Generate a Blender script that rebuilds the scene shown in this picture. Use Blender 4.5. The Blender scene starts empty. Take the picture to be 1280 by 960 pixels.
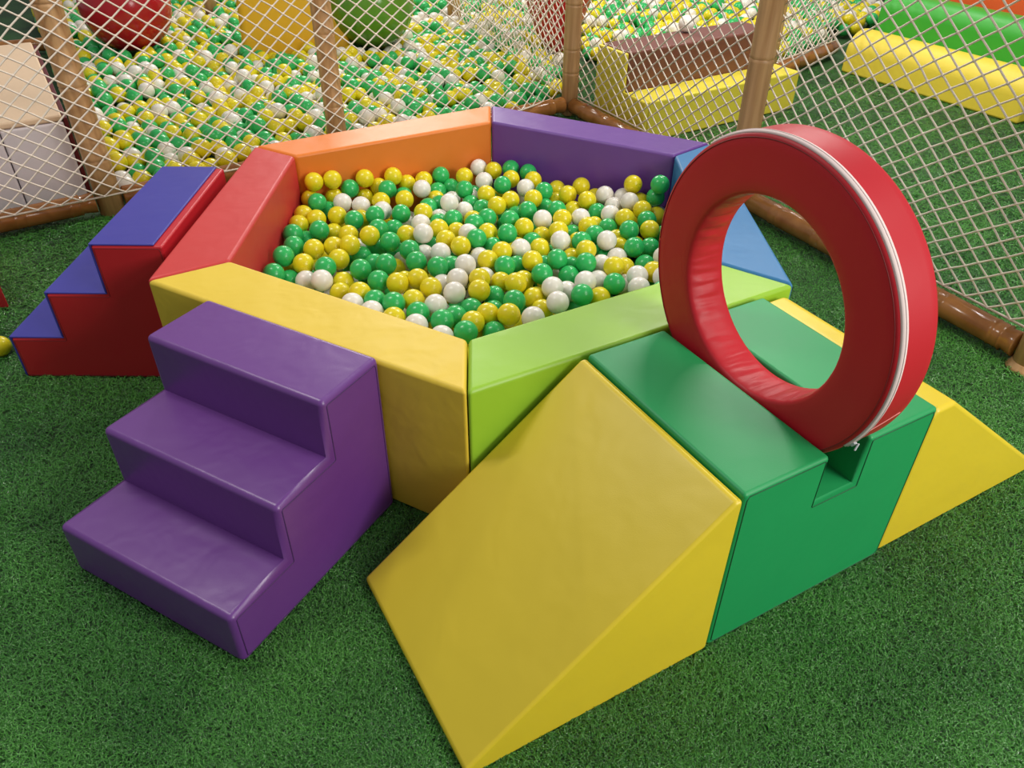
import bpy, bmesh, math, random
import numpy as np
from mathutils import Vector, Matrix, noise

random.seed(11)
rng = np.random.default_rng(11)
SC = bpy.context.scene
COL = SC.collection
PI = math.pi

# ------------------------------------------------------------------ helpers
def lin(c):
    return tuple(((v/255)/12.92 if v/255 <= .04045 else ((v/255+.055)/1.055)**2.4) for v in c) + (1.0,)

def tag(o, label=None, cat=None, group=None, kind=None):
    if label: o['label'] = label
    if cat: o['category'] = cat
    if group: o['group'] = group
    if kind: o['kind'] = kind
    return o

def link(name, me, mats, parent=None, smooth=True):
    for m in (mats if isinstance(mats, (list, tuple)) else [mats]):
        me.materials.append(m)
    if smooth:
        me.polygons.foreach_set('use_smooth', [True]*len(me.polygons))
    me.update()
    o = bpy.data.objects.new(name, me)
    COL.objects.link(o)
    if parent is not None:
        o.parent = parent
    return o

def from_bm(name, bm, mats, parent=None, smooth=True):
    bmesh.ops.recalc_face_normals(bm, faces=bm.faces)
    me = bpy.data.meshes.new(name)
    bm.to_mesh(me); bm.free()
    return link(name, me, mats, parent, smooth)

def empty(name, loc=(0, 0, 0), rz=0.0):
    o = bpy.data.objects.new(name, None)
    o.empty_display_size = .1
    o.location = loc; o.rotation_euler = (0, 0, rz)
    COL.objects.link(o)
    return o

def bevel(o, w=.012, seg=4):
    """round the outer (convex) edges; inner corners stay crisp folds"""
    bm = bmesh.new(); bm.from_mesh(o.data)
    lay = bm.edges.layers.float.get('bevel_weight_edge') or bm.edges.layers.float.new('bevel_weight_edge')
    for e in bm.edges:
        if len(e.link_faces) == 2 and e.calc_face_angle(0) > math.radians(28):
            if e.is_convex: e[lay] = 1.0
            else: e.smooth = False
    bm.to_mesh(o.data); bm.free()
    m = o.modifiers.new('bevel', 'BEVEL')
    m.width = w; m.segments = seg; m.limit_method = 'WEIGHT'
    m.harden_normals = True
    return o

def prism_bm(poly, z0, z1, poly_top=None):
    """vertical prism over a ground polygon"""
    bm = bmesh.new()
    b = [bm.verts.new((x, y, z0)) for x, y in poly]
    t = [bm.verts.new((x, y, z1)) for x, y in (poly_top or poly)]
    n = len(poly)
    bm.faces.new(b[::-1]); bm.faces.new(t)
    for i in range(n):
        bm.faces.new((b[i], b[(i+1) % n], t[(i+1) % n], t[i]))
    return bm

def profile_bm(prof, x0, x1, axis='x'):
    """profile in (a, z) swept along the third axis; axis 'x': prof is (y,z); axis 'y': prof is (x,z)"""
    bm = bmesh.new()
    f = (lambda a, z, t: (t, a, z)) if axis == 'x' else (lambda a, z, t: (a, t, z))
    v0 = [bm.verts.new(f(a, z, x0)) for a, z in prof]
    v1 = [bm.verts.new(f(a, z, x1)) for a, z in prof]
    n = len(prof)
    bm.faces.new(v0); bm.faces.new(v1[::-1])
    for i in range(n):
        bm.faces.new((v0[i], v1[i], v1[(i+1) % n], v0[(i+1) % n]))
    return bm

def tube_bm(pts, r, sides=8, closed=False, bm=None):
    """round tube through points; r is a number or one radius per point"""
    bm = bm or bmesh.new()
    pts = [Vector(p) for p in pts]
    n = len(pts); rings = []
    ref = None
    for i, p in enumerate(pts):
        a = pts[(i-1) % n] if (closed or i > 0) else p
        b = pts[(i+1) % n] if (closed or i < n-1) else p
        t = (b-a).normalized()
        if ref is None:
            ref = Vector((0, 0, 1)) if abs(t.z) < .9 else Vector((1, 0, 0))
        u = t.cross(ref).normalized(); w = u.cross(t).normalized(); ref = w
        rr = r[i] if hasattr(r, '__len__') else r
        rings.append([bm.verts.new(p + u*math.cos(2*PI*k/sides)*rr + w*math.sin(2*PI*k/sides)*rr) for k in range(sides)])
    for i in range(n if closed else n-1):
        A, B = rings[i], rings[(i+1) % n]
        for k in range(sides):
            bm.faces.new((A[k], A[(k+1) % sides], B[(k+1) % sides], B[k]))
    if not closed:
        bm.faces.new(rings[0][::-1]); bm.faces.new(rings[-1])
    return bm

def lathe_bm(prof, seg=48):
    """(radius, z) profile turned about z; ends closed when radius > 0"""
    bm = bmesh.new(); rings = []
    for r, z in prof:
        if r < 1e-6:
            rings.append([bm.verts.new((0, 0, z))])
        else:
            rings.append([bm.verts.new((r*math.cos(2*PI*k/seg), r*math.sin(2*PI*k/seg), z)) for k in range(seg)])
    for A, B in zip(rings, rings[1:]):
        for k in range(seg):
            a = A[k % len(A)]; b = A[(k+1) % len(A)]; c = B[(k+1) % len(B)]; d = B[k % len(B)]
            f = []
            for v in (a, b, c, d):
                if v not in f: f.append(v)
            if len(f) > 2: bm.faces.new(f)
    for R in (rings[0], rings[-1]):
        if len(R) > 2: bm.faces.new(R)
    return bm

# ------------------------------------------------------------------ materials
def nodes(name):
    m = bpy.data.materials.new(name); m.use_nodes = True
    nt = m.node_tree
    return m, nt, nt.nodes['Principled BSDF']

def vinyl(name, rgb, rough=.42, wrinkle=.25, scale=7.0, var=.06, spec=.5):
    """coated soft-play vinyl: slight colour unevenness, fine grain, broad soft wrinkles"""
    m, nt, b = nodes(name)
    N, L = nt.nodes, nt.links
    tc = N.new('ShaderNodeTexCoord')
    n1 = N.new('ShaderNodeTexNoise'); n1.inputs['Scale'].default_value = 3.0; n1.inputs['Detail'].default_value = 4
    L.new(tc.outputs['Object'], n1.inputs['Vector'])
    mix = N.new('ShaderNodeMix'); mix.data_type = 'RGBA'
    c = lin(rgb)
    mix.inputs['A'].default_value = tuple(v*(1-var) for v in c[:3]) + (1,)
    mix.inputs['B'].default_value = tuple(min(1, v*(1+var)) for v in c[:3]) + (1,)
    L.new(n1.outputs['Fac'], mix.inputs['Factor']); L.new(mix.outputs['Result'], b.inputs['Base Color'])
    b.inputs['Roughness'].default_value = rough
    b.inputs['Specular IOR Level'].default_value = spec
    n2 = N.new('ShaderNodeTexNoise'); n2.inputs['Scale'].default_value = scale; n2.inputs['Detail'].default_value = 2; n2.inputs['Distortion'].default_value = .25
    L.new(tc.outputs['Object'], n2.inputs['Vector'])
    n3 = N.new('ShaderNodeTexNoise'); n3.inputs['Scale'].default_value = 420; n3.inputs['Detail'].default_value = 1
    L.new(tc.outputs['Object'], n3.inputs['Vector'])
    b1 = N.new('ShaderNodeBump'); b1.inputs['Strength'].default_value = wrinkle*.4; b1.inputs['Distance'].default_value = .03
    L.new(n2.outputs['Fac'], b1.inputs['Height'])
    b2 = N.new('ShaderNodeBump'); b2.inputs['Strength'].default_value = .08; b2.inputs['Distance'].default_value = .002
    L.new(n3.outputs['Fac'], b2.inputs['Height']); L.new(b1.outputs['Normal'], b2.inputs['Normal'])
    L.new(b2.outputs['Normal'], b.inputs['Normal'])
    return m

def plain(name, rgb, rough=.5, spec=.5, sss=0.0):
    m, nt, b = nodes(name)
    b.inputs['Base Color'].default_value = lin(rgb)
    b.inputs['Roughness'].default_value = rough
    b.inputs['Specular IOR Level'].default_value = spec
    if sss:
        b.inputs['Subsurface Weight'].default_value = sss
        b.inputs['Subsurface Radius'].default_value = (.02, .02, .015)
        b.inputs['Subsurface Scale'].default_value = .5
    return m

def bamboo_mat(name, dark, light, rough, stretch):
    m, nt, b = nodes(name)
    N, L = nt.nodes, nt.links
    tc = N.new('ShaderNodeTexCoord'); mp = N.new('ShaderNodeMapping')
    mp.inputs['Scale'].default_value = stretch
    L.new(tc.outputs['Object'], mp.inputs['Vector'])
    n1 = N.new('ShaderNodeTexNoise'); n1.inputs['Scale'].default_value = 1; n1.inputs['Detail'].default_value = 5
    L.new(mp.outputs['Vector'], n1.inputs['Vector'])
    r = N.new('ShaderNodeValToRGB'); r.color_ramp.elements[0].position = .3; r.color_ramp.elements[1].position = .7
    r.color_ramp.elements[0].color = lin(dark); r.color_ramp.elements[1].color = lin(light)
    L.new(n1.outputs['Fac'], r.inputs['Fac']); L.new(r.outputs['Color'], b.inputs['Base Color'])
    b.inputs['Roughness'].default_value = rough
    bp = N.new('ShaderNodeBump'); bp.inputs['Strength'].default_value = .12; bp.inputs['Distance'].default_value = .004
    L.new(n1.outputs['Fac'], bp.inputs['Height']); L.new(bp.outputs['Normal'], b.inputs['Normal'])
    return m

M = dict(
    yellow=vinyl('yellow_vinyl', (224, 198, 46), .40),
    yellow_matte=vinyl('yellow_vinyl_creased', (222, 190, 58), .5, .45, 9),
    lime=vinyl('lime_vinyl', (146, 192, 48), .42, .3, 8),
    green=vinyl('green_vinyl', (26, 150, 82), .48, .18),
    red=vinyl('red_vinyl', (186, 30, 40), .42, .22),
    dark_red=vinyl('dark_red_vinyl', (96, 22, 26), .5, .2),
    red_ring=vinyl('red_ring_vinyl', (184, 30, 40), .46, .15, spec=.35),
    red_wall=vinyl('red_pit_vinyl', (196, 54, 52), .45, .3, 8),
    orange=vinyl('orange_vinyl', (228, 124, 40), .45, .3, 8),
    purple=vinyl('purple_vinyl', (102, 52, 130), .36, .3, 9, spec=.75),
    purple_wall=vinyl('purple_pit_vinyl', (104, 62, 142), .4, .3, 8),
    blue=vinyl('blue_vinyl', (46, 116, 168), .5, .3, 8),
    navy=vinyl('navy_vinyl', (58, 56, 148), .42, .2),
    brown=vinyl('brown_vinyl', (112, 66, 54), .36, .3),
    pale_yellow=vinyl('pale_yellow_vinyl', (216, 200, 62), .5, .3),
    roll_yellow=vinyl('bolster_yellow_vinyl', (222, 198, 62), .5, .25),
    roll_green=vinyl('bolster_green_vinyl', (52, 158, 44), .45, .25),
    roll_orange=vinyl('bolster_orange_vinyl', (214, 84, 34), .45, .25),
    peach=vinyl('peach_vinyl', (236, 204, 168), .5, .2),
    white=vinyl('white_vinyl', (226, 216, 218), .4, .2),
    amber=vinyl('amber_vinyl', (226, 172, 26), .4, .3),
    seam_green=plain('green_seam', (14, 84, 44), .6), seam_purple=plain('purple_seam', (66, 32, 88), .6),
    seam_yellow=plain('yellow_seam', (188, 156, 40), .6), seam_red=plain('red_seam', (120, 18, 24), .6),
    zip_tape=plain('zip_tape', (226, 206, 200), .7), zip_metal=plain('zip_metal', (200, 200, 204), .3),
    thread=plain('pink_thread', (224, 150, 140), .7),
    post=bamboo_mat('bamboo_post', (166, 122, 78), (202, 160, 110), .42, (40, 40, 2.5)),
    rail=bamboo_mat('bamboo_rail', (138, 86, 40), (172, 116, 62), .17, (9, 9, 9)),
    net=plain('net_cord', (232, 218, 200), .8, .2),
    ball_y=plain('ball_yellow', (226, 208, 28), .28, .5, .12), ball_g=plain('ball_green', (48, 178, 92), .28, .5, .12),
    ball_w=plain('ball_white', (232, 226, 214), .3, .5, .12),
    giant_red=plain('giant_ball_red', (178, 26, 38), .18), giant_green=plain('giant_ball_green', (92, 142, 44), .18),
    cone_red=plain('red_inflatable', (190, 30, 36), .35),
)

def turf_mat(name, a, b_, rough):
    m, nt, b = nodes(name)
    N, L = nt.nodes, nt.links
    tc = N.new('ShaderNodeTexCoord')
    n1 = N.new('ShaderNodeTexNoise'); n1.inputs['Scale'].default_value = 160; n1.inputs['Detail'].default_value = 3
    L.new(tc.outputs['Object'], n1.inputs['Vector'])
    n0 = N.new('ShaderNodeTexNoise'); n0.inputs['Scale'].default_value = 2.2; n0.inputs['Detail'].default_value = 3
    L.new(tc.outputs['Object'], n0.inputs['Vector'])
    ad = N.new('ShaderNodeMath'); ad.operation = 'MULTIPLY_ADD'; ad.inputs[1].default_value = .45
    L.new(n0.outputs['Fac'], ad.inputs[0])
    mu = N.new('ShaderNodeMath'); mu.operation = 'MULTIPLY'; mu.inputs[1].default_value = .55
    L.new(n1.outputs['Fac'], mu.inputs[0]); L.new(mu.outputs[0], ad.inputs[2])
    r = N.new('ShaderNodeValToRGB'); r.color_ramp.elements[0].position = .35; r.color_ramp.elements[1].position = .66
    r.color_ramp.elements[0].color = lin(a); r.color_ramp.elements[1].color = lin(b_)
    L.new(ad.outputs[0], r.inputs['Fac']); L.new(r.outputs['Color'], b.inputs['Base Color'])
    b.inputs['Roughness'].default_value = rough
    bp = N.new('ShaderNodeBump'); bp.inputs['Strength'].default_value = .9; bp.inputs['Distance'].default_value = .012
    L.new(n1.outputs['Fac'], bp.inputs['Height']); L.new(bp.outputs['Normal'], b.inputs['Normal'])
    return m
M['turf'] = turf_mat('turf_backing', (10, 34, 10), (50, 104, 36), .7)
M['fibre'] = turf_mat('turf_fibre', (34, 100, 34), (96, 172, 68), .15)
M['fibre'].node_tree.nodes['Principled BSDF'].inputs['Specular IOR Level'].default_value = .9

# ------------------------------------------------------------------ camera (phone held at standing height)
CAM_H, PITCH, ROLL, FPX = 1.6791, .6431, .0071, 976.8
cd = bpy.data.cameras.new('camera'); cam = bpy.data.objects.new('camera', cd); COL.objects.link(cam)
cd.sensor_width = 36; cd.lens = FPX/1280*36; cd.clip_start = .02; cd.clip_end = 60
cam.matrix_world = Matrix.Translation((0, 0, CAM_H)) @ Matrix.Rotation(PI/2-PITCH, 4, 'X') @ Matrix.Rotation(ROLL, 4, 'Z')
SC.camera = cam
CI = cam.matrix_world.inverted()
def where(p):
    """where a point appears from the photographer's place (used only to count rows for labels and to pick what is in view)"""
    q = CI @ Vector(p)
    return 640 + FPX*q.x/-q.z, 480 - FPX*q.y/-q.z, -q.z

# ------------------------------------------------------------------ floor
fl = from_bm('floor', prism_bm([(-7, -3), (8, -3), (8, 12), (-7, 12)], -.05, 0.0), M['turf'], smooth=False)
tag(fl, 'green artificial turf floor of the play area', 'floor', kind='structure')

# ------------------------------------------------------------------ hexagonal ball pit: six padded walls
HP = .511
OUT = dict(A=(-.110, 1.521), B=(-1.107, 2.068), C=(-1.084, 3.209), D=(-.109, 3.775), E=(.838, 3.285), F=(.851, 2.067))
INN = dict(A=(-.120, 1.763), B=(-.889, 2.199), C=(-.888, 3.094), D=(-.102, 3.533), E=(.660, 3.133), F=(.652, 2.205))
def inset(poly, d):
    """shrink a convex polygon by d so that neighbouring pads do not touch"""
    n = len(poly); out = []
    cx = sum(p[0] for p in poly)/n; cy = sum(p[1] for p in poly)/n
    lines = []
    for i in range(n):
        p, q = Vector(poly[i]), Vector(poly[(i+1) % n])
        t = (q-p).normalized(); nn = Vector((-t.y, t.x))
        if nn.dot(Vector((cx, cy))-p) < 0: nn = -nn
        lines.append((p+nn*d, t))
    for i in range(n):
        (p, t), (q, s) = lines[i-1], lines[i]
        k = ((q-p).x*s.y - (q-p).y*s.x)/(t.x*s.y - t.y*s.x)
        r = p+t*k; out.append((r.x, r.y))
    return out
for k1, k2, mk, lb in (
        ('A', 'B', 'yellow_matte', 'yellow padded wall of the hexagonal ball pit, behind the purple steps'),
        ('B', 'C', 'red_wall', 'red padded wall of the hexagonal ball pit, beside the blue-topped steps'),
        ('C', 'D', 'orange', 'orange padded wall at the back of the hexagonal ball pit'),
        ('D', 'E', 'purple_wall', 'purple padded wall at the back of the hexagonal ball pit'),
        ('E', 'F', 'blue', 'bright blue padded pit wall seen through the red ring'),
        ('F', 'A', 'lime', 'lime green padded pit wall behind the green block')):
    poly = inset([OUT[k1], OUT[k2], INN[k2], INN[k1]], .0015)
    o = from_bm('padded_barrier', prism_bm(poly, .001, HP), M[mk])
    bevel(o, .013)
    tag(o, lb, 'padded wall', 'padded walls of the hexagonal ball pit')

# ------------------------------------------------------------------ soft stairs
def stair_profile(d1, d2, d3, s1, s2, s3):
    a, b, c = d1, d1+d2, d1+d2+d3
    return [(0, 0), (c, 0), (c, s3), (b, s3), (b, s2), (a, s2), (a, s1), (0, s1)]
def loop_inset(prof, d):
    """axis-parallel profile moved inwards by d (for the stitched side seams)"""
    n = len(prof); out = []
    area = sum(prof[i][0]*prof[(i+1) % n][1]-prof[(i+1) % n][0]*prof[i][1] for i in range(n))
    sg = 1 if area > 0 else -1
    for i in range(n):
        p, q, r = Vector(prof[i-1]), Vector(prof[i]), Vector(prof[(i+1) % n])
        t1 = (q-p).normalized(); t2 = (r-q).normalized()
        n1 = Vector((-t1.y, t1.x))*sg; n2 = Vector((-t2.y, t2.x))*sg
        m = (n1+n2).normalized(); out.append(tuple(q+m*d/max(.3, m.dot(n1))))
    return out
def side_seams(root, prof, x0, x1, axis, mat, ins=.0125, r=.0022):
    pi_ = loop_inset(prof, ins)
    for t in (x0, x1):
        pts = [((t, a, z) if axis == 'x' else (a, t, z)) for a, z in pi_]
        dense = []
        for i in range(len(pts)):
            p, q = Vector(pts[i]), Vector(pts[(i+1) % len(pts)])
            dense += [p.lerp(q, .02), p.lerp(q, .5), p.lerp(q, .98)]
        from_bm('seam', tube_bm(dense, r, 6, True), mat, root)

ps = stair_profile(.197, .1986, .2246, .1711, .3522, .5291)
root = empty('soft_stairs', (-.6408, 1.1018, .001), math.radians(61.3636))
body = from_bm('body', profile_bm(ps, 0, .603, 'y'), M['purple'], root); bevel(body, .016, 4)
side_seams(root, ps, .0, .603, 'y', M['seam_purple'], .016, .0016)
tag(root, 'purple three-step soft stairs against the yellow pit wall', 'stairs', 'three-step soft stairs at the pit')

# red and blue stairs: rise towards +x, front side faces the camera
root = empty('soft_stairs', (-1.744, 2.262, .001))
bs = stair_profile(.184, .205, .230, .165, .343, .523)
body = from_bm('body', profile_bm(bs, 0, .664, 'y'), M['red'], root); bevel(body, .008, 3)
side_seams(root, bs, .0, .664, 'y', M['seam_red'], .009, .0012)
def cover(a0, a1, zt, zb):
    th = .007
    prof = [(a0-th, zb), (a0, zb), (a0, zt), (a1, zt), (a1, zt+th), (a0-th, zt+th)]
    o = from_bm('step_cover', profile_bm(prof, .002, .662, 'y'), M['navy'], root); bevel(o, .005, 3)
    o['label'] = 'blue tread cover'
cover(0, .184, .165, 0); cover(.184, .389, .343, .172); cover(.389, .592, .523, .35)
tag(root, 'red soft stairs with blue treads beside the red pit wall', 'stairs', 'three-step soft stairs at the pit')

# ------------------------------------------------------------------ green slotted block, two wedges, red ring (one local frame)
GA = math.radians(119.4762)
GX, GY = .4861, 1.1617
RZ = GA - PI/2            # local x = along the front face to the right, local y = towards the pit
GL, GW, GH, U1, U2, SD = .590, .6137, .5215, .2511, .3795, .145
blk = empty('slotted_block', (GX, GY, .001), RZ)
gp = [(0, 0), (GW, 0), (GW, GH), (U2, GH), (U2, GH-SD), (U1, GH-SD), (U1, GH), (0, GH)]
body = from_bm('body', profile_bm(gp, 0, GL, 'y'), M['green'], blk); bevel(body, .010, 4)
side_seams(blk, gp, .0, GL, 'y', M['seam_green'], .010, .0016)
tag(blk, 'green foam block with a slot that holds the red ring', 'foam block')

def wedge(name, prof, y0, y1, mat, bw, label, seg=5):
    """puffed foam wedge: profile in (x, z), swept along y, sides slightly swollen"""
    r_ = empty(name, (GX, GY, .001), RZ)
    bm = profile_bm(prof, y0, y1, 'y')
    o = from_bm('body', bm, M[mat], r_); bevel(o, bw, seg)
    tag(r_, label, 'wedge', 'yellow foam wedges at the green block')
    return r_, o
w1, _ = wedge('foam_wedge', [(-.004, 0), (-.004, .512), (-.022, .515), (-.668, .03), (-.664, 0)], -.004, .588, 'yellow', .022,
      'large yellow foam wedge in the foreground, left of the green block')
w2, _ = wedge('foam_wedge', [(GW+.004, 0), (1.30, 0), (1.31, .035), (GW+.085, .500), (GW+.02, .500), (GW+.004, .48)], .006, .590, 'yellow', .042,
      'yellow foam wedge on the far right side of the green block', 6)

# ring
RU0, RTH, RCV, RCZ, RO, RI = .2570, .114, .3030, .759, .3745, .2425
ring = empty('foam_ring', (GX, GY, 0), RZ)
ring.rotation_euler = (0, -.0117, RZ-.0149)
ring.location = Matrix.Translation((GX, GY, 0)) @ Matrix.Rotation(RZ, 4, 'Z') @ Vector((RU0, RCV, RCZ))
SEG = 240
bm = bmesh.new(); rings = []
c = .010
sec = [(RO-c, 0), (RO-c*.3, c*.3), (RO, c)] + [(RO, c+(RTH-2*c)*i/6) for i in range(1, 6)] + [(RO, RTH-c), (RO-c*.3, RTH-c*.3), (RO-c, RTH)] \
    + [(RO-c-(RO-RI-2*c)*i/5, RTH) for i in range(1, 5)] + [(RI+c, RTH), (RI+c*.3, RTH-c*.3), (RI, RTH-c)] \
    + [(RI, RTH-c-(RTH-2*c)*i/8) for i in range(1, 8)] + [(RI, c), (RI+c*.3, c*.3), (RI+c, 0)] + [(RI+c+(RO-RI-2*c)*i/5, 0) for i in range(1, 5)]
for k in range(SEG):
    a = 2*PI*k/SEG; row = []
    for r_, x in sec:
        rr = r_
        if r_ < RI+.006:                       # gathered fabric inside the hole
            w = min(1, max(0, (x-.004)/.03))*min(1, max(0, (RTH-.004-x)/.03))
            g = noise.noise((a*17+x*9, x*6, 2.3))*.6 + noise.noise((a*43, x*14, 7.1))*.4
            rr += (.009*g - .004)*w
        row.append(bm.verts.new((x, rr*math.cos(a), rr*math.sin(a))))
    rings.append(row)
ns = len(sec)
for k in range(SEG):
    A, B = rings[k], rings[(k+1) % SEG]
    for i in range(ns):
        bm.faces.new((A[i], A[(i+1) % ns], B[(i+1) % ns], B[i]))
from_bm('body', bm, M['red_ring'], ring)
# zip: pale tape along the outer rim from the upper left over the top and down to the slot
def arc(r_, x, a0, a1, n):
    return [(x, r_*math.cos(math.radians(a0+(a1-a0)*i/n)), r_*math.sin(math.radians(a0+(a1-a0)*i/n))) for i in range(n+1)]
def strip_bm(a0, a1, n, x0, x1, r0, r1):
    bm = bmesh.new(); rows = []
    for i in range(n+1):
        a = math.radians(a0+(a1-a0)*i/n); cy, sz = math.cos(a), math.sin(a)
        rows.append([bm.verts.new((x, r_*cy, r_*sz)) for x, r_ in ((x0, r0), (x0+.002, r1), ((x0+x1)/2, r1+.0012), (x1-.002, r1), (x1, r0))])
    for A, B in zip(rows, rows[1:]):
        for i in range(5):
            bm.faces.new((A[i], A[(i+1) % 5], B[(i+1) % 5], B[i]))
    bm.faces.new(rows[0]); bm.faces.new(rows[-1][::-1])
    return bm
zt = from_bm('zipper', strip_bm(51, 212, 150, .0050, .0240, RO-.002, RO+.0026), M['zip_tape'], ring); zt['label'] = 'pale zip along the rim'
from_bm('zipper_teeth', tube_bm(arc(RO+.0040, .0148, 51, 212, 150), .0012, 6), M['zip_tape'], zt)
a = math.radians(209); bmz = bmesh.new()
bmesh.ops.create_cube(bmz, size=1, matrix=Matrix.Translation((.0138, (RO+.006)*math.cos(a), (RO+.006)*math.sin(a))) @ Matrix.Rotation(a, 4, 'X') @ Matrix.Diagonal((.008, .006, .013, 1)))
bmesh.ops.create_cube(bmz, size=1, matrix=Matrix.Translation((.012, (RO+.011)*math.cos(a-.03), (RO+.011)*math.sin(a-.03)-.008)) @ Matrix.Rotation(.35, 4, 'Y') @ Matrix.Diagonal((.005, .003, .018, 1)))
zp = from_bm('zipper_pull', bmz, M['zip_metal'], zt); bevel(zp, .001, 2)
from_bm('seam', tube_bm(arc(RO-.010, -.0004, 0, 359.0, 200), .0011, 6), M['seam_red'], ring)
from_bm('stitching', tube_bm([(.022+(.094-.022)*i/8, (RO+.0006)*math.cos(math.radians(-157-6*i/8)), (RO+.0006)*math.sin(math.radians(-157-6*i/8))) for i in range(9)], .0011, 6), M['thread'], ring)
tag(ring, 'large red foam ring with a white zip standing upright in the green block', 'foam ring')

# ------------------------------------------------------------------ bamboo fence
def bamboo_bm(length, r, nodes_at, axis='z', rough_node=False):
    """pole along z from 0 with raised node rings"""
    zs = [(0, 1.0)]
    for n_ in nodes_at:
        if rough_node:
            zs += [(n_-.030, 1.0), (n_-.024, 1.05), (n_-.018, .985), (n_-.008, 1.0), (n_+.008, 1.0), (n_+.018, .985), (n_+.024, 1.05), (n_+.030, 1.0)]
        else:
            zs += [(n_-.016, 1.0), (n_-.006, 1.035), (n_-.002, .965), (n_+.002, .965), (n_+.006, 1.035), (n_+.016, 1.0)]
    zs.append((length, 1.0))
    return lathe_bm([(r*s*.86, z) if i in (0, len(zs)-1) else (r*s, z) for i, (z, s) in
                     enumerate([(zs[0][0], 1), (zs[0][0]+.006, 1)] + zs[1:-1] + [(zs[-1][0]-.006, 1), (zs[-1][0], 1)])], 32)

F1A, F1B = Vector((-2.010, 3.655)), Vector((.365, 5.235))
F2A, F2B = F1B, Vector((1.900, 2.360))
def f1(s): return F1A.lerp(F1B, s)
def f2(s): return F2A.lerp(F2B, s)
def post(p, r, nodes_at, label, top=2.05, lean=(0, 0)):
    o = from_bm('bamboo_post', bamboo_bm(top, r, nodes_at), M['post'])
    o.location = (p.x, p.y, .001); o.rotation_euler = (lean[0], lean[1], 0)
    return tag(o, label, 'fence post', 'bamboo fence posts')
post(f1(0), .060, [.28, .62, .97, 1.4, 1.8], 'thick bamboo post at the left, beside the white bench')
post(f1(.430), .053, [.33, .70, .93, 1.35, 1.75], 'bamboo post rising behind the orange pit wall')
post(F1B, .053, [.27, .41, .67, 1.05, 1.5], 'bamboo corner post behind the purple pit wall')
post(f2(.505), .057, [.08, .37, .73, 1.1, 1.5], 'bamboo post in front of the yellow bench, behind the red ring')
p5 = post(f2(1.0), .052, [.3, .7, 1.1], 'bamboo post footed with a round flange at the right edge')
from_bm('foot_flange', lathe_bm([(.066, 0), (.068, .004), (.060, .012), (.054, .030), (.052, .032)], 40), M['post'], p5)

def rail(p, q, r, z, nodes_at, label, g0=.0, g1=.0):
    d = (q-p); L_ = d.length; t = d/L_
    o = from_bm('bamboo_rail', bamboo_bm(L_-g0-g1, r, nodes_at, rough_node=True), M['rail'])
    st = p + t*g0
    o.location = (st.x, st.y, z)
    o.rotation_euler = Vector((t.x, t.y, 0)).to_track_quat('Z', 'Y').to_euler()
    return tag(o, label, 'fence rail', 'bamboo bottom rails of the fence')
RZH, RR = .072, .050
rail(f1(-.42), f1(0), RR, RZH, [.28, .62, .80, 1.04], 'glossy bamboo bottom rail under the white bench at the left', 0, .066)
rail(f1(0), f1(.430), RR, RZH, [.1, .35, .6, .85], 'bamboo bottom rail behind the blue-topped steps', .066, .058)
rail(f1(.430), F1B, RR, RZH, [.2, .5, .8, 1.1, 1.4], 'bamboo bottom rail between orange wall and corner post', .058, .058)
rail(F2A, f2(.505), RR, RZH, [.15, .4, .7, 1.0, 1.3], 'bamboo bottom rail behind the purple and blue pit walls', .058, .062)
rail(f2(.505), f2(1.0), RR, RZH, [.24, .52, .82, 1.16, 1.42], 'glossy bamboo bottom rail at the right, behind the far wedge', .062, .056)

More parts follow.
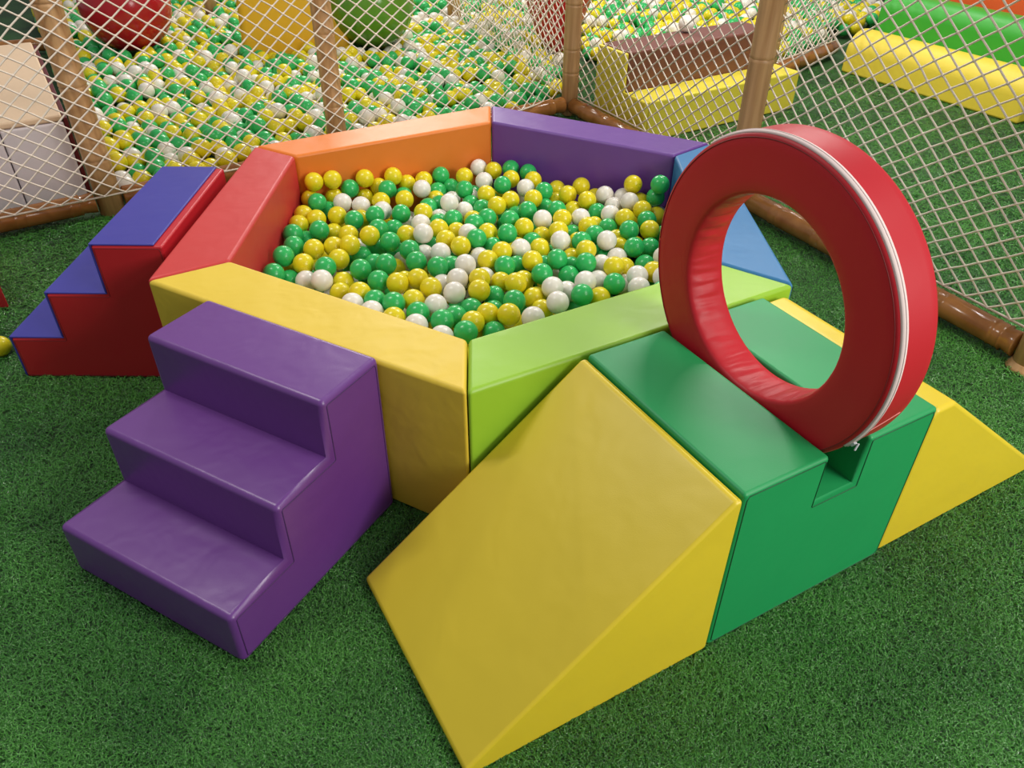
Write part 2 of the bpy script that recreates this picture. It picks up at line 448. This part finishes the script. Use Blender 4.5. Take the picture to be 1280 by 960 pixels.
# nets: knotted diamond mesh
def net(p, q, z0, z1, off, label, cw=.098, ch=.074, seed=0, rad=.0040, sag=.010, off_end=None):
    d = (q-p); L_ = d.length; t = d/L_; nn = Vector((-t.y, t.x))
    nc, nr = int(L_/(cw/2)), int((z1-z0)/(ch/2))
    V, F = [], []
    def pt(i, j):
        x = min(L_, max(0, i*cw/2)); z = z0 + j*ch/2
        k = 0 if i in (0, nc) or j == 0 else 1
        a = noise.noise((x*2.1+seed, z*2.3, .3))*sag*k
        b = noise.noise((x*2.0, z*2.0+seed, 5.3))*sag*k
        c_ = noise.noise((x*1.3, z*1.1, 9.3+seed))*.025*k + noise.noise((x*15, z*15, 1+seed))*.002
        x += a + (random.random()-.5)*.004*k; z += b + (random.random()-.5)*.004*k
        o_ = off
        if off_end is not None and x > L_-.45:      # the last stretch is tied in to the post
            k2 = (x-L_+.45)/.45; o_ = off + (off_end-off)*k2*k2*(3-2*k2)
        g = p + t*x + nn*(o_+c_)
        return Vector((g.x, g.y, z))
    P_ = {(i, j): pt(i, j) for i in range(nc+1) for j in range(nr+1) if (i+j) % 2 == 0}
    def seg(a, b, r):
        ax = (b-a).normalized(); u = ax.cross(Vector((nn.x, nn.y, 0))).normalized(); w = u.cross(ax)
        k = len(V)
        for e in (a, b):
            for s_ in range(5):
                V.append(e + u*math.cos(2*PI*s_/5)*r + w*math.sin(2*PI*s_/5)*r)
        for s_ in range(5):
            F.append((k+s_, k+(s_+1) % 5, k+5+(s_+1) % 5, k+5+s_))
    def knot(a, r):
        k = len(V)
        for v in ((1, 0, 0), (-1, 0, 0), (0, 1, 0), (0, -1, 0), (0, 0, 1), (0, 0, -1)): V.append(a+Vector(v)*r)
        for f in ((0, 2, 4), (2, 1, 4), (1, 3, 4), (3, 0, 4), (2, 0, 5), (1, 2, 5), (3, 1, 5), (0, 3, 5)): F.append(tuple(k+x for x in f))
    for (i, j), a in P_.items():
        knot(a, rad*2.0)
        for di in (1, -1):
            b = P_.get((i+di, j+1))
            if b is not None: seg(a, b, rad)
    for jj in (0,):                            # the bottom edge cord lies along the rail
        row = [P_[k] for k in sorted(P_) if k[1] == jj]
        for a, b in zip(row, row[1:]): seg(a, b, rad*1.2)
    me = bpy.data.meshes.new('safety_net'); me.from_pydata([tuple(v) for v in V], [], F)
    o = link('safety_net', me, M['net'])
    return tag(o, label, 'safety net', 'knotted safety nets of the fence')
net(f1(-.42), f1(.985), .118, 1.95, -.072, 'wide pale diamond net before the white benches and the big pool of balls', seed=4, off_end=.03)
net(F2A, f2(.505), .118, 1.95, .045, 'pale diamond net in front of the brown and yellow bench', seed=8)
net(f2(.505), f2(1.0), .118, 1.95, .050, 'pale diamond net at the right, before the yellow bolster', seed=12)

# ------------------------------------------------------------------ behind the fence: bench, bolsters, boxes
bd = Vector((.848, .529)); bn = Vector((-.529, .848))
ben = empty('stepped_bench', (.778, 4.690, .001), math.atan2(bd.y, bd.x))
prof = [(0, 0), (.50, 0), (.50, .465), (.49, .47), (.225, .47), (.225, .245), (0, .245)]
e_ = from_bm('end_panel', profile_bm(prof, 0, .030, 'x'), M['pale_yellow'], ben); bevel(e_, .010, 3)
e_ = from_bm('step', profile_bm([(0, 0), (.222, 0), (.222, .245), (0, .245)], .032, 1.315, 'x'), M['pale_yellow'], ben); bevel(e_, .012, 3)
e_ = from_bm('seat_block', profile_bm([(.225, 0), (.50, 0), (.50, .475), (.225, .475)], .032, 1.22, 'x'), M['brown'], ben); bevel(e_, .014, 3)
e_['label'] = 'brown upper block'
tag(ben, 'yellow and brown stepped bench behind the net', 'bench')

rd = Vector((.522, -.853)); rn = Vector((.853, .522))
def bolster(off, w, h, mk, label, l0, l1, rnd):
    b_ = from_bm('foam_bolster', profile_bm(
        [(0, 0), (w, 0), (w, h-rnd)] + [(w-rnd*(1-math.cos(a)), h-rnd+rnd*math.sin(a)) for a in [PI/2*i/8 for i in range(1, 9)]]
        + [(rnd*(1-math.cos(a)), h-rnd+rnd*math.sin(a)) for a in [PI/2*(8-i)/8 for i in range(0, 9)]], l0, l1, 'x'), M[mk])
    # local x along the bolster, local y away from the camera
    p = Vector((2.520, 6.296)) + rn*off
    b_.matrix_world = Matrix(((rd.x, rn.x, 0, p.x), (rd.y, rn.y, 0, p.y), (0, 0, 1, .001), (0, 0, 0, 1)))
    m = b_.modifiers.new('bevel', 'BEVEL'); m.width = .02; m.segments = 3; m.limit_method = 'ANGLE'; m.angle_limit = math.radians(50); m.harden_normals = True
    tag(b_, label, 'bolster', 'rounded foam bolsters at the right')
bolster(0, .30, .30, 'roll_yellow', 'long yellow rounded bolster on the turf at the upper right', 0, 1.42, .145)
bolster(.31, .30, .52, 'roll_green', 'green rounded bolster rising behind the yellow one', -.02, 1.75, .12)
bolster(.62, .34, .80, 'roll_orange', 'orange-red bolster at the top right corner, behind the green one', .0, 1.9, .12)

# two white benches with peach tops at the far left
for x0, x1, lb, rs in ((0, .275, 'white bench block with peach top next to the thick left post', True),
                       (-.345, -.004, 'white bench block with peach top at the left edge', False)):
    t = empty('bench_block', (-2.415, 3.635, .001), math.radians(31))
    e_ = from_bm('body', prism_bm([(x0, .0), (x1, .0), (x1, 1.62), (x0, 1.62)], 0, .415), M['white'], t); bevel(e_, .012, 3)
    e_ = from_bm('top_cushion', prism_bm([(x0, .0), (x1, .0), (x1, 1.62), (x0, 1.62)], .417, .447), M['peach'], t); bevel(e_, .010, 3)
    e_['label'] = 'peach top'
    if rs:
        e_ = from_bm('side_panel', prism_bm([(x1+.002, .01), (x1+.022, .01), (x1+.022, 1.6), (x1+.002, 1.6)], 0, .43), M['dark_red'], t); bevel(e_, .004, 2)
        e_['label'] = 'dark red side panel'
    tag(t, lb, 'bench block', 'white bench blocks behind the net')

o = from_bm('foam_block', prism_bm([(-2.55, 2.74), (-2.045, 2.72), (-2.40, 3.18), (-2.75, 2.96)], .001, .26), M['red']); bevel(o, .014, 3)
tag(o, 'red foam block cut off by the left edge of the photo', 'foam block')

# ------------------------------------------------------------------ big things in the pool
def giant(name, mat, r, p, label):
    bm = bmesh.new(); bmesh.ops.create_uvsphere(bm, u_segments=64, v_segments=32, radius=r)
    o = from_bm(name, bm, M[mat]); o.location = p
    bmv = lathe_bm([(.012, r+.0005), (.010, r+.004), (.004, r+.006)], 16)
    v = from_bm('valve', bmv, M[mat], o); v.rotation_euler = (1.9, .3, 0)
    return tag(o, label, 'giant ball', 'giant inflatable balls in the pool')
giant('giant_ball', 'giant_red', .325, (-2.93, 6.40, .42), 'giant glossy red ball on the pool, behind the left net')
giant('giant_ball', 'giant_green', .330, (-1.11, 6.58, .42), 'giant glossy green ball on the pool, behind the net')
o = from_bm('inflatable_cone', lathe_bm([(0, .10), (.05, .105), (.10, .14), (.165, .26), (.245, .45), (.30, .62), (.32, .76), (.28, .90), (.16, .98), (0, 1.0)], 56), M['cone_red'])
o.location = (.325, 6.44, 0); tag(o, 'red tapering inflatable standing point down in the pool behind the corner post', 'inflatable')
o = from_bm('foam_slab', prism_bm([(-.40, 0), (.40, 0), (.40, .16), (-.40, .16)], 0, .75), M['amber'])
o.location = (-1.665, 6.30, .06); o.rotation_euler = (-.10, .05, .22); bevel(o, .05, 5)
tag(o, 'amber yellow foam slab leaning in the pool between the giant balls', 'foam slab')

# far fence behind the pool
def far_post(x, y, r, label):
    o = from_bm('bamboo_post', bamboo_bm(2.0, r, [.3, .7, 1.1, 1.5]), M['post']); o.location = (x, y, .001)
    return tag(o, label, 'fence post', 'bamboo fence posts')
far_post(-.545, 7.64, .060, 'distant bamboo post standing in the balls near the top edge')
far_post(1.86, 5.98, .052, 'bamboo post behind the brown bench block')
far_post(-2.76, 7.72, .055, 'distant bamboo post between the red ball and the amber slab')
rail(Vector((1.86, 5.98)), Vector((2.58, 6.72)), .055, .075, [.3, .6, .85], 'bamboo log edging the far pool, behind the yellow bolster end', .058, 0)
rail(F1B, Vector((.47, 6.5)), .040, .06, [.3, .6, .9], 'bamboo rail running back from the corner post', .06, 0)
net(F1B, Vector((-.545, 7.64)), .12, 1.9, .02, 'dense far net stretched from the corner post across the pool', seed=20, cw=.095, ch=.07)
net(Vector((1.86, 5.98)), Vector((2.60, 6.74)), .14, 1.9, -.02, 'far net above the log behind the bench', seed=23, cw=.085, ch=.065)
rail(Vector((-5.2, 6.1)), Vector((-3.75, 6.7)), .05, .07, [.3, .7], 'distant bamboo rail in the dark corner at the top left', 0, 0)

# ------------------------------------------------------------------ balls
BR = .0385          # balls of the hexagonal pit
PR = .051          # the bigger balls of the pool behind the net
def ball_mesh(seg, rings_, r_):
    bm = bmesh.new(); bmesh.ops.create_uvsphere(bm, u_segments=seg, v_segments=rings_, radius=r_)
    me = bpy.data.meshes.new('play_ball'); bm.to_mesh(me); bm.free()
    me.polygons.foreach_set('use_smooth', [True]*len(me.polygons))
    return me
BALL = {}
for c_ in 'YGW':
    for r_ in (BR, PR):
        BALL[c_, r_] = ball_mesh(32, 18, r_); BALL[c_, r_].materials.append(M['ball_'+c_.lower()])
CN = dict(Y='yellow', G='green', W='white')
NUM = 'first second third fourth fifth sixth seventh eighth ninth tenth eleventh twelfth thirteenth fourteenth fifteenth sixteenth seventeenth eighteenth nineteenth twentieth'.split()
def nth(i): return NUM[i] if i < len(NUM) else '%dth' % (i+1)
def ball(c_, p, label, group, r_=BR):
    o = bpy.data.objects.new('play_ball', BALL[c_, r_]); COL.objects.link(o)
    o.location = p; o.rotation_euler = (random.random()*6, random.random()*6, 0)
    return tag(o, label, 'ball', group)
PIT = "Y-826,3085,406;Y-852,3071,335;Y-758,3125,400;G-698,3161,347;Y-761,3124,323;G-804,3009,347;G-775,3055,292;W-709,3047,331;W-633,3045,319;Y-637,3195,379;Y-586,3225,329;Y-645,3191,294;G-538,3167,340;Y-554,3075,325;W-538,2999,318;G-557,2925,332;Y-625,2973,292;Y-527,3260,364;Y-852,2937,326;Y-852,2848,325;Y-787,2895,327;Y-710,2931,325;G-637,2894,325;G-754,2790,330;G-813,2798,281;Y-716,2858,285;G-851,2753,331;G-825,2664,325;Y-636,2760,325;Y-547,2723,341;G-528,2816,325;Y-677,2672,319;Y-744,2635,327;Y-609,2643,341;G-532,2758,274;Y-470,3285,319;G-478,3214,290;Y-458,3097,325;Y-397,3309,324;W-395,3203,328;G-332,3373,325;G-280,3338,280;G-335,3284,284;Y-219,3352,325;G-212,3209,324;W-167,3469,326;W-130,3302,325;Y-116,3161,323;Y-337,3208,278;G-357,3072,302;Y-367,2970,324;G-456,2958,324;G-479,2895,286;G-468,2703,325;Y-412,2766,324;W-366,2862,325;W-344,2737,345;W-267,3061,328;W-207,3079,284;G-182,3152,282;G-131,3093,289;W-307,3019,277;G-302,2944,292;G-241,2911,324;Y-166,2988,285;G-154,2866,326;Y-223,2840,302;Y-292,2818,326;Y-257,2723,325;W-174,2784,323;G-139,2716,335;Y-197,2666,328;G-105,2925,324;G-315,3135,288;G-314,2762,278;Y-91,3425,325;G-12,3432,331;Y-11,3327,325;G66,3387,331;Y87,3313,326;G-48,3259,325;W53,3228,325;Y-12,3099,324;Y-68,3043,325;G132,3186,329;Y84,3101,331;Y194,3313,285;Y186,3200,277;G59,2994,326;G136,3126,280;G-13,2905,325;G11,3037,284;Y43,2846,321;W118,2915,324;G180,3003,325;Y232,3161,325;Y296,3250,325;Y310,3089,331;Y255,3103,280;Y198,2920,325;W273,2935,322;Y178,2808,325;W181,2711,331;Y296,2849,325;G237,2871,281;Y-99,2800,319;G-22,2767,333;Y114,2851,281;Y357,3220,288;W391,3161,324;G349,3028,304;W423,3095,302;W468,3156,317;W484,3064,337;Y503,3136,383;Y535,3118,314;G600,3051,418;G594,3084,349;Y528,2985,336;W610,3075,274;Y522,3034,277;G537,2909,325;Y593,3004,300;W396,2970,322;Y448,2914,332;Y333,2956,278;G381,2899,296;G452,2795,337;Y412,2830,281;Y537,2823,325;Y483,2804,266;G458,2675,324;G531,2747,287;G-831,2540,347;Y-851,2586,288;G-847,2446,326;Y-758,2523,325;G-807,2489,276;G-673,2496,327;W-668,2403,325;W-739,2456,292;Y-638,2565,323;G-576,2673,279;G-545,2483,326;Y-607,2463,284;Y-604,2384,285;Y-522,2321,324;W-535,2245,325;G-463,2272,322;W-462,2195,326;G-471,2410,321;G-460,2528,325;G-515,2602,285;G-387,2638,325;W-338,2681,284;W-271,2632,317;G-352,2546,325;G-271,2511,324;G-227,2574,293;Y-400,2380,329;Y-334,2418,324;Y-282,2355,325;W-252,2448,285;W-172,2527,325;W-127,2658,286;Y-92,2570,320;W-194,2418,326;W-199,2325,325;Y-117,2422,325;Y-115,2345,323;W-103,2503,285;G-395,2238,334;Y-336,2284,318;G-310,2190,326;W-257,2246,322;W-308,2113,327;Y-385,2157,325;G-227,2145,325;G-190,2223,293;G-140,2281,287;Y-128,2143,321;G-147,2069,331;W-221,2046,327;Y-82,2204,315;G-65,2383,277;G-77,2732,292;G-60,2136,286;W29,2660,322;Y-41,2795,264;Y-41,2628,326;G75,2785,288;Y103,2714,298;Y71,2557,326;G165,2743,263;G162,2565,329;G-29,2526,321;G15,2593,286;G104,2461,325;Y223,2670,280;G217,2594,283;G204,2516,287;Y274,2639,329;G267,2546,325;Y-43,2455,293;Y11,2392,325;Y39,2481,285;G6,2273,325;Y73,2361,284;W138,2363,326;W151,2257,330;W192,2412,282;W255,2406,326;G237,2316,325;Y-12,2177,330;W67,2166,325;Y101,2288,280;W357,2710,334;G317,2775,325;G262,2720,324;Y255,2796,285;G359,2709,256;Y415,2753,284;Y366,2517,325;Y412,2575,291;W393,2650,292;W330,2607,286;G356,2402,321;W308,2485,285;W441,2445,328;W437,2367,325;Y505,2488,322;G494,2609,285;Y302,2357,290;w541,2250,314;y499,2182,322;w554,2586,332;g601,2662,333;g591,2334,340;y591,2489,277;y566,2400,277;g511,2328,333;g606,2872,282;g610,2730,289;w527,2412,343;y612,2262,281;g602,2441,341"
pit = []; hid = []; hx0, hy0 = -.1199, 2.6507
for s_ in PIT.split(';'):
    xyz = tuple(float(v)/1000 for v in s_[1:].split(','))
    (pit if s_[0].isupper() else hid).append((s_[0].upper(), Vector(xyz)))
for lst in (pit, hid):                          # keep every ball just inside the padded walls
    for k_, (c_, p) in enumerate(lst):
        for a_, b_ in zip('ABCDEF', 'BCDEFA'):
            u_ = Vector(INN[a_]); t_ = (Vector(INN[b_])-u_).normalized(); n_ = Vector((-t_.y, t_.x))
            if n_.dot(Vector((hx0, hy0))-u_) < 0: n_ = -n_
            d_ = n_.dot(Vector((p.x, p.y))-u_)-BR-.002
            if d_ < 0: p.x -= n_.x*d_; p.y -= n_.y*d_
# labels: rows counted from the back wall, then place in the row among balls of the same colour
pit.sort(key=lambda b: where(b[1])[1])
nrow = 9; rows = [pit[len(pit)*i//nrow:len(pit)*(i+1)//nrow] for i in range(nrow)]
WALLN = [('A', 'B', 'yellow'), ('B', 'C', 'red'), ('C', 'D', 'orange'), ('D', 'E', 'purple'), ('E', 'F', 'blue'), ('F', 'A', 'lime')]
def near_wall(p):
    for k1, k2, nm in WALLN:
        a, b = Vector(INN[k1]), Vector(INN[k2]); t = (b-a).normalized()
        if abs((Vector((p.x, p.y))-a).dot(Vector((-t.y, t.x)))) < BR*1.35: return nm
    return None
for ri, row in enumerate(rows):
    cnt = dict(Y=0, G=0, W=0)
    for c_, p in sorted(row, key=lambda b: where(b[1])[0]):
        i = cnt[c_]; cnt[c_] += 1
        nm = CN[c_]; w_ = near_wall(p)
        lb = '%s pit ball, %s %s from left in %s row from the back' % (nm, nth(i), nm, nth(ri))
        if w_: lb += ', touching %s wall' % w_
        ball(c_, p, lb, nm + ' balls in the hexagonal pit')

# pool behind the fence: a height field of balls, the nearest ones individual
def pool_h(x, y):
    return .085 + .07*noise.noise((x*.9, y*.9, 3.1)) + .03*noise.noise((x*2.6, y*2.6, 8.1))
def side(p, a, b): return (b.x-a.x)*(p[1]-a.y) - (b.y-a.y)*(p[0]-a.x)
ft = (F1B-F1A).normalized(); fnrm = Vector((-ft.y, ft.x))
BIG = [(Vector((-2.93, 6.40, .42)), .325), (Vector((-1.11, 6.58, .42)), .330)]
def clear(p):
    for c_, r_ in BIG:
        if (Vector(p)-c_).length < r_+PR: return False
    q = Vector(p)-Vector((.325, 6.44, 0)); 
    if q.to_2d().length < .06+max(0, q.z-.1)*.55+PR: return False
    q = Vector(p)-Vector((-1.665, 6.30, 0)); q.rotate(Matrix.Rotation(-.22, 3, 'Z'))
    if abs(q.x) < .45 and -.06 < q.y < .26: return False
    for x_, y_, r_ in ((-.545, 7.64, .06), (1.86, 5.98, .052), (-2.76, 7.72, .055)):
        if math.hypot(p[0]-x_, p[1]-y_) < r_+PR: return False
    for a_, b_, r_ in ((Vector((1.86, 5.98)), Vector((2.58, 6.72)), .055), (F1B, Vector((.47, 6.5)), .04), (Vector((-5.2, 6.1)), Vector((-3.75, 6.7)), .05)):
        t_ = max(0, min(1, (Vector(p[:2])-a_).dot(b_-a_)/(b_-a_).length_squared))
        if (Vector(p[:2])-a_.lerp(b_, t_)).length < r_+PR+.002: return False
    return True
def pick():
    r = random.random(); return 'Y' if r < .38 else ('G' if r < .75 else 'W')
def in_pool(x, y):
    d = fnrm.dot(Vector((x, y))-F1A)
    if y > 9.2: return False
    if x < .30 or (x < .42 and y > 5.4):
        return d > .062+PR and x > -1.93-(y-3.57)*.60
    # far pool right of the rail that runs back from the corner post
    if x < .55: return False
    if x < 1.86: return y > 5.98+(1.86-x)*.30+.10
    lx = x-1.86; return x < 3.6 and (y-5.98) > lx*1.03+.14 and not (x > 2.62 and y < 7.3)
placed = []; step = PR*2.0
gy = 3.4; row_i = 0
top = []
while gy < 9.2:
    gx = -4.4 + (step/2 if row_i % 2 else 0)
    while gx < 3.7:
        x = gx+(random.random()-.5)*.018; y = gy+(random.random()-.5)*.018
        if in_pool(x, y):
            z = max(PR+.002, pool_h(x, y)+(random.random()-.5)*.085)
            if clear((x, y, z)): top.append(Vector((x, y, z)))
        gx += step
    gy += step*.866; row_i += 1
# settle: push overlapping neighbours apart vertically / sideways
P = np.array([tuple(v) for v in top])
for it in range(14):
    cell = {}
    for i, (x, y, z) in enumerate(P): cell.setdefault((int(x/.104), int(y/.104)), []).append(i)
    mv = np.zeros_like(P)
    for (cx, cy), idx in cell.items():
        near = [j for dx in (-1, 0, 1) for dy in (-1, 0, 1) for j in cell.get((cx+dx, cy+dy), ())]
        for i in idx:
            for j in near:
                if j <= i: continue
                d = P[i]-P[j]; L_ = math.sqrt(d @ d)
                if 1e-6 < L_ < 2*PR:
                    u = d/L_*(2*PR-L_)*.45; mv[i] += u; mv[j] -= u
    P += np.clip(mv, -.01, .01)
    P[:, 2] = np.maximum(P[:, 2], PR+.002)
top = [Vector(p) for p in P if in_pool(*p[:2]) and clear(p)]
topc = [pick() for _ in top]
def in_view(p):
    u, v, w_ = where(p)
    if not (100 < u < 708 and v > 0): return False
    lim = 218 if u < 235 else (250-(u-160)*.62 if u < 335 else 181-(u-322)*.165 if u < 614 else 128+(u-614)*.14)
    return v < lim
cand = sorted([i for i in range(len(top)) if in_view(top[i])], key=lambda i: where(top[i])[2])[:62]
cs = set(cand)
cnt = dict(Y=0, G=0, W=0)
for i in sorted(cand, key=lambda i: where(top[i])[0]):
    c_ = topc[i]; nm = CN[c_]; k = cnt[c_]; cnt[c_] += 1
    ball(c_, top[i], '%s ball behind the big net, %s %s from left among those nearest the rail' % (nm, nth(k), nm), nm + ' balls behind the net nearest the rail', PR)
ball('Y', (.690, 5.035, BR+.001), 'lone yellow ball on the turf at the foot of the yellow bench', 'stray yellow balls on the turf')
q_ = Vector((.778, 4.690)) + bd*.66 + bn*.44
ball('W', (q_.x, q_.y, .4765+PR), 'white ball lying on top of the brown bench block', 'stray ball on the bench', PR)
ball('Y', (-1.905, 2.40, BR+.001), 'lone yellow ball on the turf at the left edge of the photo', 'stray yellow balls on the turf')

# everything else that could not be told apart: one mass of balls (far pool, lower layers)
rest = [(topc[i], top[i], PR) for i in range(len(top)) if i not in cs]
for i in range(len(top)):                       # a lower layer where gaps show it
    p = top[i]; q = Vector((p.x+step/2, p.y+step*.29, p.z-.088))
    if q.z > PR and in_pool(q.x, q.y) and clear(q) and random.random() < .9: rest.append((pick(), q, PR))
rest += [(c_, p, BR) for c_, p in hid]
allp = np.array([tuple(p) for _, p in pit+hid])
hx, hy = -.1199, 2.6507; napo = .891*math.cos(PI/6)-BR-.020
low = []
tries = 0
while tries < 9000:
    tries += 1
    x, y = hx+(random.random()*2-1)*.9, hy+(random.random()*2-1)*.9; z = BR+.003+random.random()*.25
    if any((x-hx)*math.cos(math.radians(a))+(y-hy)*math.sin(math.radians(a)) > napo for a in (-120, -180, 120, 60, 0, -60)): continue
    q = np.array((x, y, z))
    if (np.abs(allp-q).max(1) < 2*BR).any() and np.linalg.norm(allp-q, axis=1).min() < 2*BR*.985: continue
    allp = np.vstack([allp, q]); rest.append((pick(), Vector(q), BR))
def mass(name, items, seg, rg):
    bm = bmesh.new(); bmesh.ops.create_uvsphere(bm, u_segments=seg, v_segments=rg, radius=1)
    bm.verts.ensure_lookup_table()
    v0 = np.array([v.co for v in bm.verts]); f0 = [[v.index for v in f.verts] for f in bm.faces]; bm.free()
    nv = len(v0); n = len(items)
    fl_ = np.array([i for f in f0 for i in f]); ln = np.array([len(f) for f in f0])
    ctr = np.array([tuple(p) for _, p, _r in items])
    vv = np.empty((n, nv, 3))
    for i in range(n):                          # each ball turned differently
        a = np.array(Matrix.Rotation(random.random()*6, 3, 'X') @ Matrix.Rotation(random.random()*6, 3, 'Z'))
        vv[i] = (v0 @ a.T)*items[i][2] + ctr[i]
    loops = (fl_[None]+np.arange(n)[:, None]*nv).ravel()
    lens = np.tile(ln, n); starts = np.concatenate([[0], np.cumsum(lens)[:-1]])
    me = bpy.data.meshes.new(name)
    me.vertices.add(n*nv); me.vertices.foreach_set('co', vv.ravel().astype(np.float32))
    me.loops.add(len(loops)); me.loops.foreach_set('vertex_index', loops.astype(np.int32))
    me.polygons.add(len(lens)); me.polygons.foreach_set('loop_start', starts.astype(np.int32))
    mi = np.repeat(np.array(['YGW'.index(c_) for c_, _, _r in items]), len(f0))
    for c_ in 'ygw': me.materials.append(M['ball_'+c_])
    me.polygons.foreach_set('material_index', mi.astype(np.int32))
    me.polygons.foreach_set('use_smooth', np.ones(len(lens), bool))
    me.update(calc_edges=True); me.validate()
    o = bpy.data.objects.new(name, me); COL.objects.link(o); return o
o = mass('play_balls', rest, 16, 10)
tag(o, 'countless small yellow, green and white balls filling the pools', 'balls', kind='stuff')

# ------------------------------------------------------------------ turf fibres (curly artificial grass)
def inside(poly, x, y):
    c_ = np.zeros(len(x), bool); n = len(poly); j = n-1
    for i in range(n):
        (xi, yi), (xj, yj) = poly[i], poly[j]
        m = ((yi > y) != (yj > y)) & (x < (xj-xi)*(y-yi)/((yj-yi) if yj != yi else 1e-9)+xi)
        c_ ^= m; j = i
    return c_
def fibres():
    N_ = FIBRE_N
    # thicker near the camera, thinner with distance
    X = rng.uniform(-3.0, 3.3, N_); Y = rng.uniform(.25, 6.4, N_)
    dist = np.sqrt(X**2+Y**2+1.68**2)
    keep = rng.random(N_) < np.clip((1.95/dist)**2.6, .03, 1)
    keep &= np.abs(X) < .75*(Y*.8+1.0)+.25
    X, Y = X[keep], Y[keep]
    cx, sx = math.cos(RZ), math.sin(RZ)
    def L2(pts): return [(GX+cx*a-sx*b, GY+sx*a+cx*b) for a, b in pts]
    sa = math.radians(61.3636); c2, s2 = math.cos(sa), math.sin(sa)
    st = [(-.6408+c2*a-s2*b, 1.1018+s2*a+c2*b) for a, b in ((0.004, .004), (.62, .004), (.62, .599), (.004, .599))]
    bad = np.zeros(len(X), bool)
    for poly in (list(OUT.values()), st, [(-1.74, 2.266), (-1.12, 2.266), (-1.12, 2.92), (-1.74, 2.92)],
                 L2([(-.65, .0), (1.29, .01), (1.29, .585), (-.65, .584)]),
                 [tuple(f1(-.05)), tuple(f1(1)), (.3, 9), (-6, 9), (-6, 6)],
                 [(.775, 4.675), (1.92, 5.32), (1.67, 5.76), (.53, 5.11)]):
        bad |= inside(poly, X, Y)
    X, Y = X[~bad], Y[~bad]; n = len(X)
    d = np.sqrt(X**2+Y**2+1.68**2); sc = np.clip(d/2.0, .85, 2.2)
    az = rng.uniform(0, 2*PI, n); L_ = rng.uniform(.013, .030, n)*sc; H = rng.uniform(.004, .015, n)
    curl = rng.uniform(-1.2, 1.2, n); wd = rng.uniform(.0004, .0008, n)*sc
    V = np.empty((n, 8, 3), np.float32)
    zs = (.0, .75, 1.0, .55)
    px, py, a = X.copy(), Y.copy(), az.copy()
    for k in range(4):
        tw = rng.uniform(-.6, .6, n)
        nx, ny = -np.sin(a), np.cos(a)
        z = H*zs[k]+.0005
        V[:, 2*k] = np.stack([px+nx*wd, py+ny*wd, z+wd*tw], 1); V[:, 2*k+1] = np.stack([px-nx*wd, py-ny*wd, z-wd*tw+.0002], 1)
        px = px+np.cos(a)*L_/3; py = py+np.sin(a)*L_/3; a = a+curl/2
    q = np.array([[0, 1, 3, 2], [2, 3, 5, 4], [4, 5, 7, 6]])
    loops = (q[None]+np.arange(n)[:, None, None]*8).ravel().astype(np.int32)
    me = bpy.data.meshes.new('turf_fibres')
    me.vertices.add(n*8); me.vertices.foreach_set('co', V.ravel())
    me.loops.add(len(loops)); me.loops.foreach_set('vertex_index', loops)
    me.polygons.add(n*3); me.polygons.foreach_set('loop_start', (np.arange(n*3)*4).astype(np.int32))
    me.update(calc_edges=True)
    me.materials.append(M['fibre'])
    o = bpy.data.objects.new('turf_fibres', me); COL.objects.link(o)
    tag(o, 'short curly green fibres of the artificial turf', 'artificial grass', kind='stuff')
FIBRE_N = 2300000
fibres()

# ------------------------------------------------------------------ light: ceiling lamps of the play hall, plus an added soft fill
w = bpy.data.worlds.new('world'); SC.world = w; w.use_nodes = True
w.node_tree.nodes['Background'].inputs['Color'].default_value = (.93, .95, 1.0, 1)
w.node_tree.nodes['Background'].inputs['Strength'].default_value = .36
def lamp(name, loc, size, size_y, power, color=(1, .97, .92), target=None, rz=0):
    ld = bpy.data.lights.new(name, 'AREA'); ld.shape = 'RECTANGLE'; ld.size = size; ld.size_y = size_y
    ld.energy = power; ld.color = color
    o = bpy.data.objects.new(name, ld); COL.objects.link(o); o.location = loc
    if target is not None:
        o.rotation_euler = (Vector(target)-Vector(loc)).to_track_quat('-Z', 'Y').to_euler()
    else:
        o.rotation_euler = (0, 0, rz)
    return o
lamp('ceiling_strip', (1.5, 4.8, 3.3), 1.3, .12, 105)
lamp('ceiling_strip', (-1.2, 8.6, 3.3), 1.6, .12, 190, target=(0, 3.0, .5))
lamp('ceiling_strip', (-1.8, 2.3, 3.3), 1.3, .12, 46)
lamp('ceiling_strip', (2.4, .9, 3.3), 1.3, .12, 42, rz=1.2)
lamp('ceiling_strip', (2.4, 7.2, 3.3), 1.3, .12, 50)
lamp('right_fill', (3.6, -1.0, 2.5), 1.6, 1.6, 165, target=(.6, 2.0, .3))  # added fill, no ceiling fixture: brightens faces turned to the right front

SC.view_settings.view_transform = 'Standard'; SC.view_settings.look = 'None'
SC.view_settings.exposure = -0.17; SC.view_settings.gamma = 1.0; SC.view_settings.use_curve_mapping = False
